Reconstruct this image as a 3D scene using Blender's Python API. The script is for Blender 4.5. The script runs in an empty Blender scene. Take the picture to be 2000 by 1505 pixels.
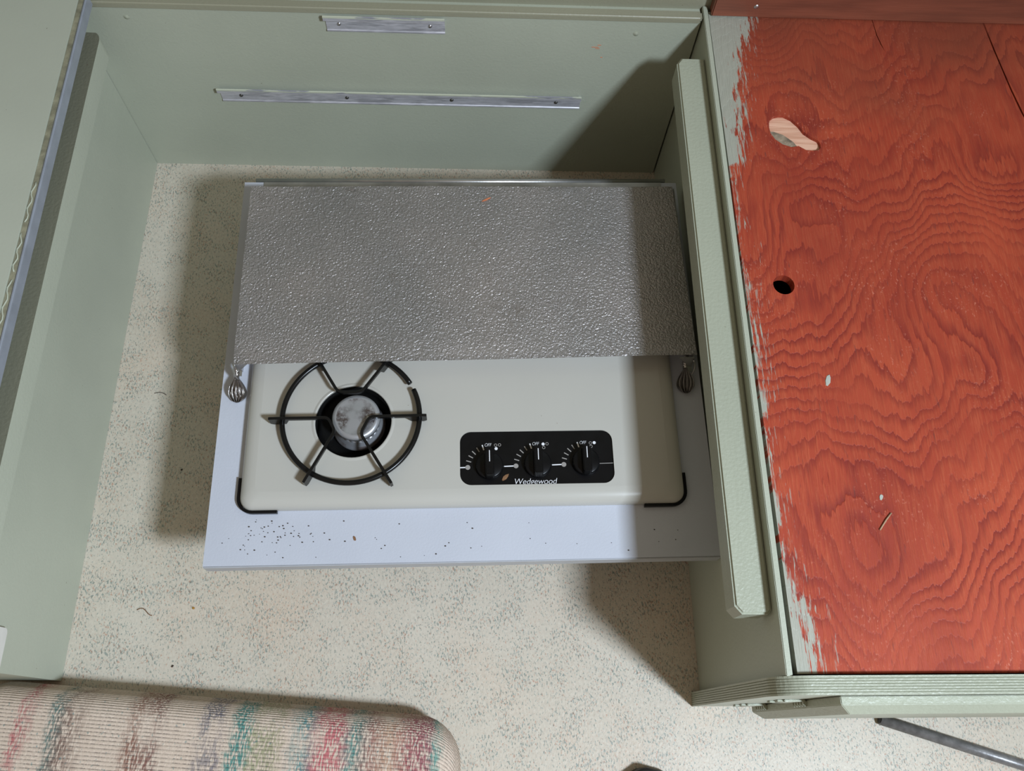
import bpy, bmesh, math, random
from mathutils import Vector, Matrix
random.seed(7)
SC = bpy.context.scene
COL = SC.collection
PI = math.pi

# ------------------------------------------------------------------ camera, world, light, exposure
cam_d = bpy.data.cameras.new('camera')
cam = bpy.data.objects.new('camera', cam_d); COL.objects.link(cam)
cam.location = (0.54404, -0.90066, 1.20379)
cam.rotation_mode = 'XYZ'
cam.rotation_euler = (0.392249, -0.042346, -0.008094)
cam_d.sensor_fit = 'HORIZONTAL'; cam_d.sensor_width = 36.0
cam_d.lens = 36.0 * 1647.66 / 2000.0
cam_d.clip_start = 0.02
SC.camera = cam

world = bpy.data.worlds.new('interior_ambient'); SC.world = world
world.use_nodes = True
wb = world.node_tree.nodes['Background']
wb.inputs['Color'].default_value = (1.0, 0.83, 0.64, 1)
wb.inputs['Strength'].default_value = 0.31

ld = bpy.data.lights.new('window_daylight', 'AREA')
ld.shape = 'SQUARE'; ld.size = 0.28; ld.energy = 82.0; ld.color = (0.74, 0.86, 1.0)
lo = bpy.data.objects.new('window_daylight', ld); COL.objects.link(lo)
lo.location = (1.60, -1.52, 1.90)
lo.rotation_euler = Vector((-0.9, 0.0, -0.45)).to_track_quat('-Z', 'Y').to_euler()

vs = SC.view_settings
vs.view_transform = 'Standard'; vs.look = 'None'; vs.exposure = -0.08; vs.gamma = 1.0
vs.use_curve_mapping = False

# ------------------------------------------------------------------ material helpers
class NT:
    def __init__(s, name):
        s.m = bpy.data.materials.new(name); s.m.use_nodes = True
        s.t = s.m.node_tree; s.n = s.t.nodes; s.l = s.t.links
        s.b = s.n['Principled BSDF']
    def node(s, typ, **kw):
        nd = s.n.new(typ)
        for k, v in kw.items():
            if k.startswith('in_'): nd.inputs[k[3:]].default_value = v
            else: setattr(nd, k, v)
        return nd
    def link(s, a, b): s.l.new(a, b)
    def coord(s): return s.node('ShaderNodeTexCoord').outputs['Object']
    def mapping(s, vec, scale=(1, 1, 1), loc=(0, 0, 0), rot=(0, 0, 0)):
        mp = s.node('ShaderNodeMapping'); s.link(vec, mp.inputs['Vector'])
        mp.inputs['Scale'].default_value = scale; mp.inputs['Location'].default_value = loc
        mp.inputs['Rotation'].default_value = rot
        return mp.outputs[0]
    def noise(s, vec, scale, detail=2.0, rough=0.5, dist=0.0):
        nd = s.node('ShaderNodeTexNoise'); s.link(vec, nd.inputs['Vector'])
        nd.inputs['Scale'].default_value = scale; nd.inputs['Detail'].default_value = detail
        nd.inputs['Roughness'].default_value = rough; nd.inputs['Distortion'].default_value = dist
        return nd.outputs['Fac']
    def math(s, op, a, b=None, c=None, clamp=False):
        nd = s.node('ShaderNodeMath', operation=op); nd.use_clamp = clamp
        for i, v in enumerate((a, b, c)):
            if v is None: continue
            if isinstance(v, (int, float)): nd.inputs[i].default_value = v
            else: s.link(v, nd.inputs[i])
        return nd.outputs[0]
    def ramp(s, fac, stops, interp='LINEAR'):
        nd = s.node('ShaderNodeValToRGB'); nd.color_ramp.interpolation = interp
        e = nd.color_ramp.elements
        while len(e) < len(stops): e.new(0.5)
        for i, (p, c) in enumerate(stops):
            e[i].position = p
            e[i].color = (c, c, c, 1) if isinstance(c, (int, float)) else (c[0], c[1], c[2], 1)
        s.link(fac, nd.inputs[0]); return nd.outputs[0]
    def step(s, fac, lo, hi): return s.ramp(fac, [(lo, 0.0), (hi, 1.0)])
    def mix(s, fac, a, b, mode='MIX'):
        nd = s.node('ShaderNodeMix', data_type='RGBA', blend_type=mode)
        for sock, v in ((nd.inputs[0], fac), (nd.inputs[6], a), (nd.inputs[7], b)):
            if isinstance(v, (int, float)): sock.default_value = v
            elif isinstance(v, tuple): sock.default_value = (v[0], v[1], v[2], 1)
            else: s.link(v, sock)
        return nd.outputs[2]
    def base(s, c, rough=0.5, metal=0.0, spec=0.5):
        for k, v in (('Base Color', c), ('Roughness', rough), ('Metallic', metal), ('Specular IOR Level', spec)):
            sk = s.b.inputs[k]
            if isinstance(v, tuple): sk.default_value = (v[0], v[1], v[2], 1)
            elif isinstance(v, (int, float)): sk.default_value = v
            else: s.link(v, sk)
    def bump(s, h, strength, dist=0.001):
        nd = s.node('ShaderNodeBump'); nd.inputs['Strength'].default_value = strength
        nd.inputs['Distance'].default_value = dist
        s.link(h, nd.inputs['Height']); s.link(nd.outputs[0], s.b.inputs['Normal'])

def sep(k, vec):
    x = k.node('ShaderNodeSeparateXYZ'); k.link(vec, x.inputs[0]); return x.outputs

def flat(name, c, rough=0.5, metal=0.0, spec=0.5, var=0.12, scale=60, bump=0.0, bscale=300):
    k = NT(name); v = k.coord()
    nz = k.noise(v, scale, 3)
    col = k.mix(k.step(nz, 0.3, 0.7), tuple(x * (1 - var) for x in c), tuple(min(1, x * (1 + var)) for x in c))
    k.base(col, rough, metal, spec)
    if bump: k.bump(k.noise(v, bscale, 3), bump)
    return k.m

def paint(name, c, rough=0.42, bump=0.35, grain=True):
    k = NT(name); v = k.coord()
    big = k.step(k.noise(v, 5, 3), 0.3, 0.7)
    col = k.mix(big, tuple(x * 0.95 for x in c), tuple(x * 1.05 for x in c))
    sc = k.math('GREATER_THAN', k.noise(k.mapping(v, loc=(3, 1, 7)), 170, 2), 0.775)
    col = k.mix(k.math('MULTIPLY', sc, 0.7), col, (0.12, 0.08, 0.05))
    k.base(col, rough)
    h = k.math('ADD', k.noise(v, 260, 3), k.math('MULTIPLY', k.noise(k.mapping(v, (140, 12, 140)), 1, 3), 0.6 if grain else 0.0))
    k.bump(h, bump, 0.0007)
    return k.m

GREEN = (0.41, 0.43, 0.34)
M = {}
M['green'] = paint('sage_paint', GREEN)
M['green_rough'] = paint('sage_paint_brushed', (0.37, 0.385, 0.295), 0.40, 0.9)
M['olive'] = paint('dark_olive', (0.165, 0.162, 0.115), 0.5, 0.8)  # darker olive, used on the left rail's top face only
M['tan_rim'] = flat('chipped_tan_edge', (0.25, 0.235, 0.16), 0.5, var=0.3, scale=70, bump=0.8, bscale=160)
M['ledge'] = paint('ledge_paint', (0.29, 0.28, 0.20), 0.45)
M['steel_trim'] = flat('blue_grey_moulding', (0.30, 0.32, 0.36), 0.35, 0.2, var=0.1, scale=40)
M['dark'] = flat('interior_shade', (0.02, 0.017, 0.014), 0.9)  # near-black, puts the shade of the bench hollow into the colour
M['black'] = flat('black_enamel', (0.005, 0.005, 0.005), 0.26, 0.0, 0.3, var=0.2)
M['black_plastic'] = flat('black_plastic', (0.004, 0.004, 0.0045), 0.30, 0.0, 0.22, var=0.2)
M['screw'] = flat('zinc_screw', (0.55, 0.55, 0.58), 0.3, 1.0)
M['screw_dark'] = flat('dark_screw', (0.10, 0.095, 0.085), 0.45, 0.7)
M['white_print'] = flat('white_print', (0.78, 0.78, 0.80), 0.5, var=0.04)
M['grey_print'] = flat('grey_print', (0.30, 0.28, 0.26), 0.5, var=0.04)
M['plate'] = flat('ivory_plastic', (0.62, 0.60, 0.55), 0.4, var=0.03)
M['pipe'] = flat('grey_steel_pipe', (0.21, 0.205, 0.205), 0.36, 0.35, var=0.25, scale=120, bump=0.15)
M['raw_wood'] = None
M['torn'] = flat('torn_grey_veneer', (0.26, 0.20, 0.14), 0.8, var=0.45, scale=120, bump=1.0, bscale=240)
M['shoe'] = flat('navy_leather', (0.012, 0.017, 0.028), 0.38, var=0.3, bump=0.3)
M['sole'] = flat('black_rubber_sole', (0.02, 0.018, 0.016), 0.55)
M['chip'] = flat('brown_wood_chip', (0.22, 0.11, 0.05), 0.8, var=0.3)
M['orange_chip'] = flat('orange_wood_sliver', (0.62, 0.20, 0.09), 0.7, var=0.2)
M['green_chip'] = flat('green_paint_chip', (0.42, 0.44, 0.38), 0.6)
M['crumb'] = flat('dark_crumb', (0.05, 0.035, 0.025), 0.9)
M['amber'] = flat('amber_crumb', (0.38, 0.19, 0.03), 0.6)
M['hair'] = flat('dark_fibre', (0.05, 0.03, 0.02), 0.6)
M['straw'] = flat('pale_straw', (0.40, 0.26, 0.16), 0.7)

# white laminate
k = NT('white_laminate'); v = k.coord()
n1 = k.math('GREATER_THAN', k.noise(v, 210, 2), 0.80)
c = k.mix(k.step(k.noise(v, 9, 2), 0.3, 0.7), (0.495, 0.515, 0.575), (0.53, 0.55, 0.61))
k.base(k.mix(k.math('MULTIPLY', n1, 0.6), c, (0.25, 0.15, 0.10)), 0.34)
k.bump(k.noise(v, 420, 3), 0.35, 0.0006); M['laminate'] = k.m
M['laminate_edge'] = flat('grey_laminate_edge', (0.42, 0.43, 0.45), 0.4, var=0.04)

# almond enamel cooktop
k = NT('almond_enamel'); v = k.coord()
sp = k.math('GREATER_THAN', k.noise(v, 190, 2), 0.80)
c = k.mix(k.step(k.noise(v, 7, 2), 0.3, 0.7), (0.455, 0.44, 0.395), (0.475, 0.46, 0.415))
k.base(k.mix(k.math('MULTIPLY', sp, 0.6), c, (0.2, 0.15, 0.1)), 0.22, 0.0, 0.5); M['almond'] = k.m

# hammered aluminium lid
k = NT('hammered_aluminium'); v = k.coord()
w = k.noise(k.mapping(v, (1, 1, 1), rot=(0, 0, 0.6)), 340, 1.5, 0.45, 0.5)
h = k.math('ADD', w, k.math('MULTIPLY', k.noise(v, 560, 2, 0.5, 0.5), 0.3))
blot = k.step(k.noise(v, 6, 3), 0.35, 0.68)
c = k.mix(blot, (0.58, 0.555, 0.54), (0.73, 0.675, 0.65))
rust = k.math('MULTIPLY', k.step(k.noise(k.mapping(v, loc=(4, 2, 0)), 30, 4), 0.66, 0.78), 0.35)
c = k.mix(rust, c, (0.30, 0.22, 0.16))
spk = k.math('GREATER_THAN', k.noise(k.mapping(v, loc=(9, 5, 1)), 120, 2), 0.80)
c = k.mix(k.math('MULTIPLY', spk, 0.7), c, (0.06, 0.04, 0.03))
k.base(c, k.ramp(k.noise(v, 8, 2), [(0.3, 0.30), (0.7, 0.42)]), 0.62)
k.bump(h, 1.0, 0.0020); M['hammered'] = k.m
M['sheet'] = flat('dull_sheet_metal', (0.50, 0.49, 0.48), 0.34, 0.9, var=0.15, scale=25, bump=0.1)
M['hinge_metal'] = flat('grey_hinge_metal', (0.40, 0.385, 0.37), 0.38, 0.8, var=0.25, scale=30, bump=0.1)
M['chrome'] = flat('polished_shell_metal', (0.60, 0.57, 0.55), 0.2, 1.0, var=0.15)
# rail aluminium with paint residue
k = NT('painted_aluminium_rail'); v = k.coord()
a = k.step(k.noise(k.mapping(v, (14, 90, 90)), 1, 4, 0.6), 0.52, 0.58)
c = k.mix(k.step(k.noise(k.mapping(v, (60, 400, 400)), 1, 3), 0.3, 0.7), (0.46, 0.46, 0.49), (0.66, 0.65, 0.69))
k.base(k.mix(k.math('MULTIPLY', a, 0.5), c, (0.26, 0.26, 0.28)), 0.4, 0.4); M['rail'] = k.m
k = NT('rail_lip_paint'); v = k.coord()
a = k.step(k.noise(k.mapping(v, (9, 70, 70)), 1, 4, 0.6), 0.54, 0.57)
k.base(k.mix(a, (0.56, 0.58, 0.46), (0.30, 0.30, 0.33)), 0.4); M['rail_lip'] = k.m

# burner alloy with soot
k = NT('sooty_burner_alloy'); v = k.coord(); x, y, z = sep(k, v)
r = k.math('SQRT', k.math('ADD', k.math('MULTIPLY', x, x), k.math('MULTIPLY', y, y)))
inn = k.math('MULTIPLY', k.math('LESS_THAN', r, 0.0245), k.math('GREATER_THAN', z, 0.030))
st = k.math('MULTIPLY', k.step(k.noise(k.mapping(v, loc=(0.3, 0.1, 0)), 190, 5, 0.75), 0.38, 0.56), k.step(k.noise(v, 36, 2), 0.34, 0.50))
c = k.mix(k.math('MULTIPLY', k.math('MULTIPLY', st, inn), 0.85), (0.42, 0.43, 0.45), (0.06, 0.032, 0.022))
low = k.math('MULTIPLY', k.math('LESS_THAN', z, 0.009), k.step(k.noise(v, 60, 3), 0.4, 0.62))
c = k.mix(k.math('MULTIPLY', low, 0.7), c, (0.16, 0.10, 0.075))
k.base(c, 0.36, 0.6); M['burner'] = k.m

# speckled vinyl floor
k = NT('speckled_vinyl'); v = k.coord()
cloud = k.step(k.noise(v, 5, 3), 0.3, 0.7)
c = k.mix(cloud, (0.53, 0.46, 0.365), (0.585, 0.525, 0.43))
warm = k.step(k.noise(k.mapping(v, loc=(2, 5, 0)), 9, 3), 0.48, 0.72)
c = k.mix(k.math('MULTIPLY', warm, 0.35), c, (0.62, 0.44, 0.31))
fine = k.step(k.noise(k.mapping(v, (300, 190, 1), rot=(0, 0, 0.5)), 1, 2), 0.35, 0.7)
c = k.mix(k.math('MULTIPLY', fine, 0.5), c, (0.69, 0.63, 0.52))
clus = k.step(k.noise(k.mapping(v, loc=(1, 8, 0)), 26, 2), 0.40, 0.62)
for i, (sc, rz, th, colr, amt) in enumerate((
        ((430, 210, 1), 0.6, 0.590, (0.16, 0.22, 0.195), 0.72),
        ((340, 220, 1), 1.3, 0.605, (0.34, 0.36, 0.32), 0.7),
        ((380, 220, 1), 0.2, 0.620, (0.44, 0.20, 0.12), 0.58),
        ((470, 230, 1), 0.9, 0.645, (0.12, 0.12, 0.10), 0.7))):
    f = k.noise(k.mapping(v, sc, loc=(i * 13.7, i * 5.1, 0), rot=(0, 0, rz)), 1, 2)
    f = k.math('ADD', f, k.math('MULTIPLY', k.math('SUBTRACT', clus, 0.5), 0.06))
    f = k.step(f, th, th + 0.05)
    c = k.mix(k.math('MULTIPLY', f, amt), c, colr)
k.base(c, 0.42)
k.bump(k.noise(k.mapping(v, (420, 260, 1), rot=(0, 0, 0.6)), 1, 2), 0.35, 0.0006)
M['vinyl'] = k.m

# wild-figured red stained plywood (object coordinates = metres on the seat)
k = NT('red_stained_plywood'); v = k.coord(); X, Y, Z = sep(k, v)
def gauss(cx, cy, sx, sy, amp):
    a = k.math('DIVIDE', k.math('SUBTRACT', X, cx), sx); b = k.math('DIVIDE', k.math('SUBTRACT', Y, cy), sy)
    e = k.math('EXPONENT', k.math('MULTIPLY', k.math('ADD', k.math('MULTIPLY', a, a), k.math('MULTIPLY', b, b)), -1))
    return k.math('MULTIPLY', e, amp)
H = k.math('MULTIPLY', k.math('ADD', Y, k.math('MULTIPLY', k.noise(k.mapping(v, (9, 2.2, 1), loc=(4, 1, 0)), 1, 2), 0.22)), 4.4)
H = k.math('ADD', H, k.math('MULTIPLY', X, -2.2))
H = k.math('ADD', H, k.math('MULTIPLY', k.noise(k.mapping(v, (5.4, 3.2, 1)), 1, 3, 0.40), 2.1))
for g in ((1.00, -0.745, 0.055, 0.06, 0.75), (0.955, -0.64, 0.05, 0.05, -0.55), (0.955, -0.30, 0.055, 0.045, -0.75),
          (1.03, -0.19, 0.05, 0.13, 0.55), (1.12, -0.52, 0.06, 0.05, 0.6), (1.05, -0.40, 0.05, 0.08, -0.45),
          (1.20, -0.25, 0.09, 0.05, 0.5), (0.94, -0.19, 0.035, 0.05, 0.6)):
    H = k.math('ADD', H, gauss(*g[:4], g[4] * 0.5))
rag = k.noise(k.mapping(v, (240, 26, 1), rot=(0, 0, -0.15)), 1, 2)
Hb = k.math('ADD', H, k.math('MULTIPLY', rag, 0.10))
ph = k.math('FRACT', k.math('MULTIPLY', Hb, 8.5))
late = k.ramp(ph, [(0.0, 0.0), (0.45, 0.05), (0.80, 0.75), (0.93, 1.0), (1.0, 0.0)])
vari = k.step(k.noise(k.mapping(v, loc=(3, 3, 0)), 9, 2), 0.3, 0.65)
late = k.math('MULTIPLY', late, k.math('ADD', k.math('MULTIPLY', vari, 0.75), 0.25))
c = k.mix(k.step(k.noise(v, 7, 3), 0.3, 0.7), (0.335, 0.043, 0.020), (0.44, 0.070, 0.030))
fib = k.step(k.noise(k.mapping(v, (520, 36, 1), rot=(0, 0, -0.18)), 1, 3, 0.6), 0.44, 0.72)
c = k.mix(k.math('MULTIPLY', fib, 0.45), c, (0.52, 0.125, 0.055))
c = k.mix(k.math('MULTIPLY', late, 0.78), c, (0.17, 0.016, 0.014))
blo = k.step(k.noise(k.mapping(v, (7, 3, 1), loc=(8, 2, 0)), 1, 4, 0.6), 0.42, 0.66)
c = k.mix(k.math('MULTIPLY', blo, 0.45), c, (0.22, 0.026, 0.016))
# pale rubbed specks, darker pitch marks
sp = k.math('MULTIPLY', k.step(k.noise(k.mapping(v, (420, 240, 1)), 1, 2), 0.62, 0.70), k.step(k.noise(k.mapping(v, loc=(7, 1, 0)), 11, 2), 0.50, 0.66))
c = k.mix(k.math('MULTIPLY', sp, 0.4), c, (0.66, 0.25, 0.17))
dk = k.step(k.noise(k.mapping(v, (330, 40, 1), loc=(5, 5, 0), rot=(0, 0, -0.2)), 1, 3), 0.66, 0.74)
c = k.mix(k.math('MULTIPLY', dk, 0.55), c, (0.13, 0.035, 0.03))
# further end darker and browner: light falloff painted into the colour
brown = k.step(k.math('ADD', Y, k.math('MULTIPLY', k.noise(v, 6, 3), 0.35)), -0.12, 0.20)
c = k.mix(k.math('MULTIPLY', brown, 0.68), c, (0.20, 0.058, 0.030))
# green overspray along the inner edge: edge position varies with Y
edge = k.ramp(k.math('ADD', k.math('MULTIPLY', Y, 1.0), 0.9),
              [(0.0, 0.5), (0.055, 0.5), (0.10, 0.42), (0.17, 0.20), (0.30, 0.10), (0.36, 0.18), (0.50, 0.16), (0.56, 0.05), (0.655, 0.03), (0.668, 0.40), (0.74, 0.42), (0.80, 0.60), (0.90, 0.88), (0.93, 1.0)])
nz = k.noise(k.mapping(v, (260, 30, 1), rot=(0, 0, -0.12)), 1, 4, 0.7)
nz2 = k.noise(k.mapping(v, loc=(2, 2, 0)), 28, 3)
lim = k.math('ADD', 0.853, k.math('MULTIPLY', edge, 0.066))
lim = k.math('ADD', lim, k.math('MULTIPLY', k.math('SUBTRACT', nz, 0.5), 0.085))
lim = k.math('ADD', lim, k.math('MULTIPLY', k.math('SUBTRACT', nz2, 0.5), 0.03))
gm = k.math('MULTIPLY', k.math('SUBTRACT', lim, X), 300, clamp=True)
c = k.mix(k.math('MULTIPLY', gm, 0.92), c, (0.37, 0.39, 0.32))
nz3 = k.noise(k.mapping(v, (420, 34, 1), rot=(0, 0, -0.12), loc=(3, 9, 0)), 1, 3, 0.7)
lim2 = k.math('ADD', k.math('ADD', lim, 0.002), k.math('MULTIPLY', k.math('SUBTRACT', nz3, 0.5), 0.11))
gm2 = k.math('MULTIPLY', k.math('SUBTRACT', lim2, X), 160, clamp=True)
c = k.mix(k.math('MULTIPLY', gm2, 0.5), c, (0.36, 0.36, 0.30))
k.base(c, 0.55, 0.0, 0.3)
hh = k.math('ADD', k.math('MULTIPLY', fib, 0.6), k.math('MULTIPLY', late, -0.6))
k.bump(hh, 0.6, 0.0009); M['redply'] = k.m

k = NT('red_brown_batten'); v = k.coord()
c = k.mix(k.step(k.noise(k.mapping(v, (8, 60, 60)), 1, 4), 0.3, 0.7), (0.15, 0.048, 0.028), (0.25, 0.076, 0.042))
k.base(c, 0.45); k.bump(k.noise(k.mapping(v, (20, 400, 400)), 1, 3), 0.3); M['batten'] = k.m
k = NT('bare_blond_wood'); v = k.coord()
c = k.mix(k.step(k.noise(k.mapping(v, (22, 420, 1), rot=(0, 0, -0.1)), 1, 3), 0.35, 0.65), (0.60, 0.31, 0.20), (0.78, 0.47, 0.33))
k.base(c, 0.6); k.bump(k.noise(k.mapping(v, (20, 400, 1)), 1, 2), 0.3); M['raw_wood'] = k.m

# woven cushion fabric: ribs along X, coloured warp blocks as columns in X
k = NT('woven_multicolour_fabric'); v = k.coord(); X, Y, Z = sep(k, v)
wob = k.math('MULTIPLY', k.math('SUBTRACT', k.noise(k.mapping(v, (60, 130, 60)), 1, 2), 0.5), 0.022)
u = k.math('ADD', k.math('MULTIPLY', k.math('ADD', X, wob), 1.0 / 0.60), 1.0)      # X local 0 at the right end, -0.6 left
BASEC = (0.60, 0.48, 0.38)
cols = [(0.0, BASEC), (0.105, BASEC), (0.115, (0.42, 0.07, 0.09)), (0.15, BASEC), (0.165, BASEC), (0.18, (0.06, 0.16, 0.15)), (0.21, (0.16, 0.09, 0.07)), (0.255, BASEC), (0.32, BASEC),
        (0.345, (0.22, 0.09, 0.06)), (0.395, (0.17, 0.06, 0.05)), (0.41, BASEC), (0.465, BASEC), (0.485, (0.13, 0.13, 0.16)), (0.515, (0.15, 0.14, 0.17)), (0.53, BASEC), (0.545, (0.01, 0.20, 0.18)), (0.572, (0.01, 0.20, 0.18)),
        (0.585, (0.29, 0.30, 0.17)), (0.635, (0.33, 0.31, 0.19)), (0.65, BASEC), (0.685, (0.03, 0.24, 0.25)), (0.72, (0.48, 0.10, 0.12)), (0.76, (0.45, 0.10, 0.12)), (0.785, (0.02, 0.22, 0.20)),
        (0.82, (0.28, 0.12, 0.10)), (0.86, (0.48, 0.30, 0.20)), (0.90, (0.28, 0.05, 0.07)), (0.94, (0.24, 0.05, 0.08)), (0.952, (0.05, 0.28, 0.24)), (0.97, BASEC)]
cc = k.ramp(u, cols)
blk = k.step(k.noise(k.mapping(v, (26, 15, 26), loc=(0.7, 3.0, 0)), 1, 2), 0.30, 0.48)
dash = k.step(k.noise(k.mapping(v, (520, 110, 520)), 1, 2), 0.38, 0.56)
S = k.math('ADD', Y, k.math('MULTIPLY', Z, -1.0))
rib = k.math('ABSOLUTE', k.math('SINE', k.math('MULTIPLY', S, PI / 0.0047)))
groove = k.math('SUBTRACT', 1.0, k.step(rib, 0.05, 0.55))
dots = k.step(k.noise(k.mapping(v, (330, 40, 40)), 1, 2), 0.40, 0.60)
fleck = k.noise(k.mapping(v, (300, 200, 300), loc=(5, 1, 2)), 1, 2)
c = k.mix(k.step(k.noise(v, 420, 2), 0.3, 0.7), (0.55, 0.44, 0.35), (0.70, 0.575, 0.465))
c = k.mix(k.math('MULTIPLY', k.math('MULTIPLY', blk, dash), 0.85), c, cc)
c = k.mix(k.math('MULTIPLY', k.step(fleck, 0.66, 0.72), 0.6), c, (0.10, 0.22, 0.22))
c = k.mix(k.math('MULTIPLY', groove, k.math('ADD', k.math('MULTIPLY', dots, 0.55), 0.2)), c, (0.07, 0.055, 0.055))
k.base(c, 0.95, 0.0, 0.15)
k.bump(k.math('ADD', rib, k.math('MULTIPLY', k.noise(v, 700, 2), 0.5)), 0.8, 0.0009); M['fabric'] = k.m
M['thread'] = flat('dark_seam_thread', (0.16, 0.12, 0.11), 0.9)

# ------------------------------------------------------------------ mesh helpers
def link_mesh(name, me, mat, parent=None, loc=None, smooth=False):
    o = bpy.data.objects.new(name, me); COL.objects.link(o)
    for mm in (mat if isinstance(mat, (list, tuple)) else [mat]): me.materials.append(mm)
    if smooth:
        for p in me.polygons: p.use_smooth = True
    if parent: o.parent = parent
    if loc is not None: o.location = loc
    return o
def bm_obj(name, bm, mat, parent=None, loc=None, smooth=False):
    bmesh.ops.recalc_face_normals(bm, faces=bm.faces[:])
    me = bpy.data.meshes.new(name); bm.to_mesh(me); bm.free()
    return link_mesh(name, me, mat, parent, loc, smooth)
def box_bm(bm, x0, x1, y0, y1, z0, z1, bev=0.0, seg=2):
    vs_ = [bm.verts.new((x, y, z)) for x in (x0, x1) for y in (y0, y1) for z in (z0, z1)]
    f = [(0, 1, 3, 2), (4, 6, 7, 5), (0, 4, 5, 1), (2, 3, 7, 6), (0, 2, 6, 4), (1, 5, 7, 3)]
    fs = [bm.faces.new([vs_[i] for i in q]) for q in f]
    if bev:
        es = list({e for ff in fs for e in ff.edges})
        bmesh.ops.bevel(bm, geom=es, offset=bev, segments=seg, affect='EDGES', clamp_overlap=True)
def box(name, x0, x1, y0, y1, z0, z1, mat, parent=None, bev=0.001, seg=2, loc=None):
    bm = bmesh.new(); box_bm(bm, x0, x1, y0, y1, z0, z1, bev, seg)
    return bm_obj(name, bm, mat, parent, loc)
def lathe(name, prof, mat, parent=None, loc=None, n=40, smooth=True):
    bm = bmesh.new(); rings = []
    for r, z in prof:
        if r < 1e-6: rings.append([bm.verts.new((0, 0, z))])
        else: rings.append([bm.verts.new((r * math.cos(2 * PI * i / n), r * math.sin(2 * PI * i / n), z)) for i in range(n)])
    for a, b in zip(rings, rings[1:]):
        for i in range(n):
            j = (i + 1) % n
            if len(a) == 1 and len(b) == 1: continue
            if len(a) == 1: bm.faces.new((a[0], b[i], b[j]))
            elif len(b) == 1: bm.faces.new((a[i], a[j], b[0]))
            else: bm.faces.new((a[i], a[j], b[j], b[i]))
    o = bm_obj(name, bm, mat, parent, loc, smooth)
    return o
def tube(name, pts, r, mat, parent=None, loc=None, n=10, taper=None):
    bm = bmesh.new(); P_ = [Vector(p) for p in pts]; rings = []
    up = Vector((0, 0, 1))
    for i, p in enumerate(P_):
        d = (P_[min(i + 1, len(P_) - 1)] - P_[max(i - 1, 0)]).normalized()
        a = d.cross(up)
        a = a.normalized() if a.length > 1e-4 else Vector((1, 0, 0))
        b = a.cross(d).normalized()
        rr = r * (taper[i] if taper else 1)
        rings.append([bm.verts.new(p + (a * math.cos(2 * PI * q / n) + b * math.sin(2 * PI * q / n)) * rr) for q in range(n)])
    for a, b in zip(rings, rings[1:]):
        for q in range(n): bm.faces.new((a[q], a[(q + 1) % n], b[(q + 1) % n], b[q]))
    bm.faces.new(rings[0][::-1]); bm.faces.new(rings[-1])
    return bm_obj(name, bm, mat, parent, loc, True)
def rrect(x0, x1, y0, y1, r, n=6):
    out = []
    for cx, cy, a0 in ((x1 - r, y1 - r, 0), (x0 + r, y1 - r, 90), (x0 + r, y0 + r, 180), (x1 - r, y0 + r, 270)):
        for i in range(n + 1):
            a = math.radians(a0 + 90 * i / n); out.append((cx + r * math.cos(a), cy + r * math.sin(a)))
    return out
def circle(cx, cy, r, n=48): return [(cx + r * math.cos(2 * PI * i / n), cy + r * math.sin(2 * PI * i / n)) for i in range(n)]
def plate_mesh(loops, z0, z1):
    """filled outline with holes, extruded from z0 to z1"""
    cu = bpy.data.curves.new('outline', 'CURVE'); cu.dimensions = '2D'; cu.fill_mode = 'BOTH'
    cu.extrude = (z1 - z0) / 2
    for lp in loops:
        sp_ = cu.splines.new('POLY'); sp_.points.add(len(lp) - 1); sp_.use_cyclic_u = True
        for p, q in zip(sp_.points, lp): p.co = (q[0], q[1], 0, 1)
    ob = bpy.data.objects.new('outline', cu)
    me = bpy.data.meshes.new_from_object(ob)
    me.transform(Matrix.Translation((0, 0, (z0 + z1) / 2)))
    me.materials.clear()
    bpy.data.objects.remove(ob); bpy.data.curves.remove(cu)
    return me
def prism(name, loop, z0, z1, mat, parent=None, loc=None):
    return link_mesh(name, plate_mesh([loop], z0, z1), mat, parent, loc)
def empty(name, label, cat, loc=(0, 0, 0), rz=0.0, group=None):
    o = bpy.data.objects.new(name, None); COL.objects.link(o)
    o.location = loc; o.rotation_euler = (0, 0, rz); o.empty_display_size = 0.05
    return tag(o, label, cat, group)
def tag(o, label, cat, group=None):
    o['label'] = label; o['category'] = cat
    if group: o['group'] = group
    return o
def struct(o): o['kind'] = 'structure'; return o

# ------------------------------------------------------------------ room shell
struct(box('floor', -0.9, 2.4, -2.2, 0.10, -0.02, 0.0, M['vinyl'], bev=0))
WB = struct(box('wall_back', -0.004, 0.8475, 0.0, 0.022, 0.0, 0.338, M['green'], bev=0))
struct(box('trim_1', -0.6, 0.8480, -0.003, 0.012, 0.334, 0.346, M['ledge'], bev=0.003, seg=3))
struct(box('wall_upper', -0.9, 2.4, 0.022, 0.06, 0.0, 1.9, M['ledge'], bev=0))
for (x, z) in ((0.0668, 0.3184), (0.762, 0.3125)):
    s = lathe('screw_head', [(0, 0.0014), (0.0018, 0.0014), (0.0030, 0.0002), (0.0045, 0)], M['green_rough'], WB, (x, 0, z), 16)
    s.rotation_euler = (PI / 2, 0, 0)

for (x, z, a, l) in ((0.7085, 0.2860, -0.9, 0.010), (0.7120, 0.2835, -0.5, 0.006), (0.7140, 0.2900, -1.2, 0.005), (0.7200, 0.2670, 0.2, 0.003)):
    box('paint_scuff', x - l / 2, x + l / 2, -0.0003, -0.00005, z - 0.0005, z + 0.0005, M['orange_chip'], WB, bev=0)
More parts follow.
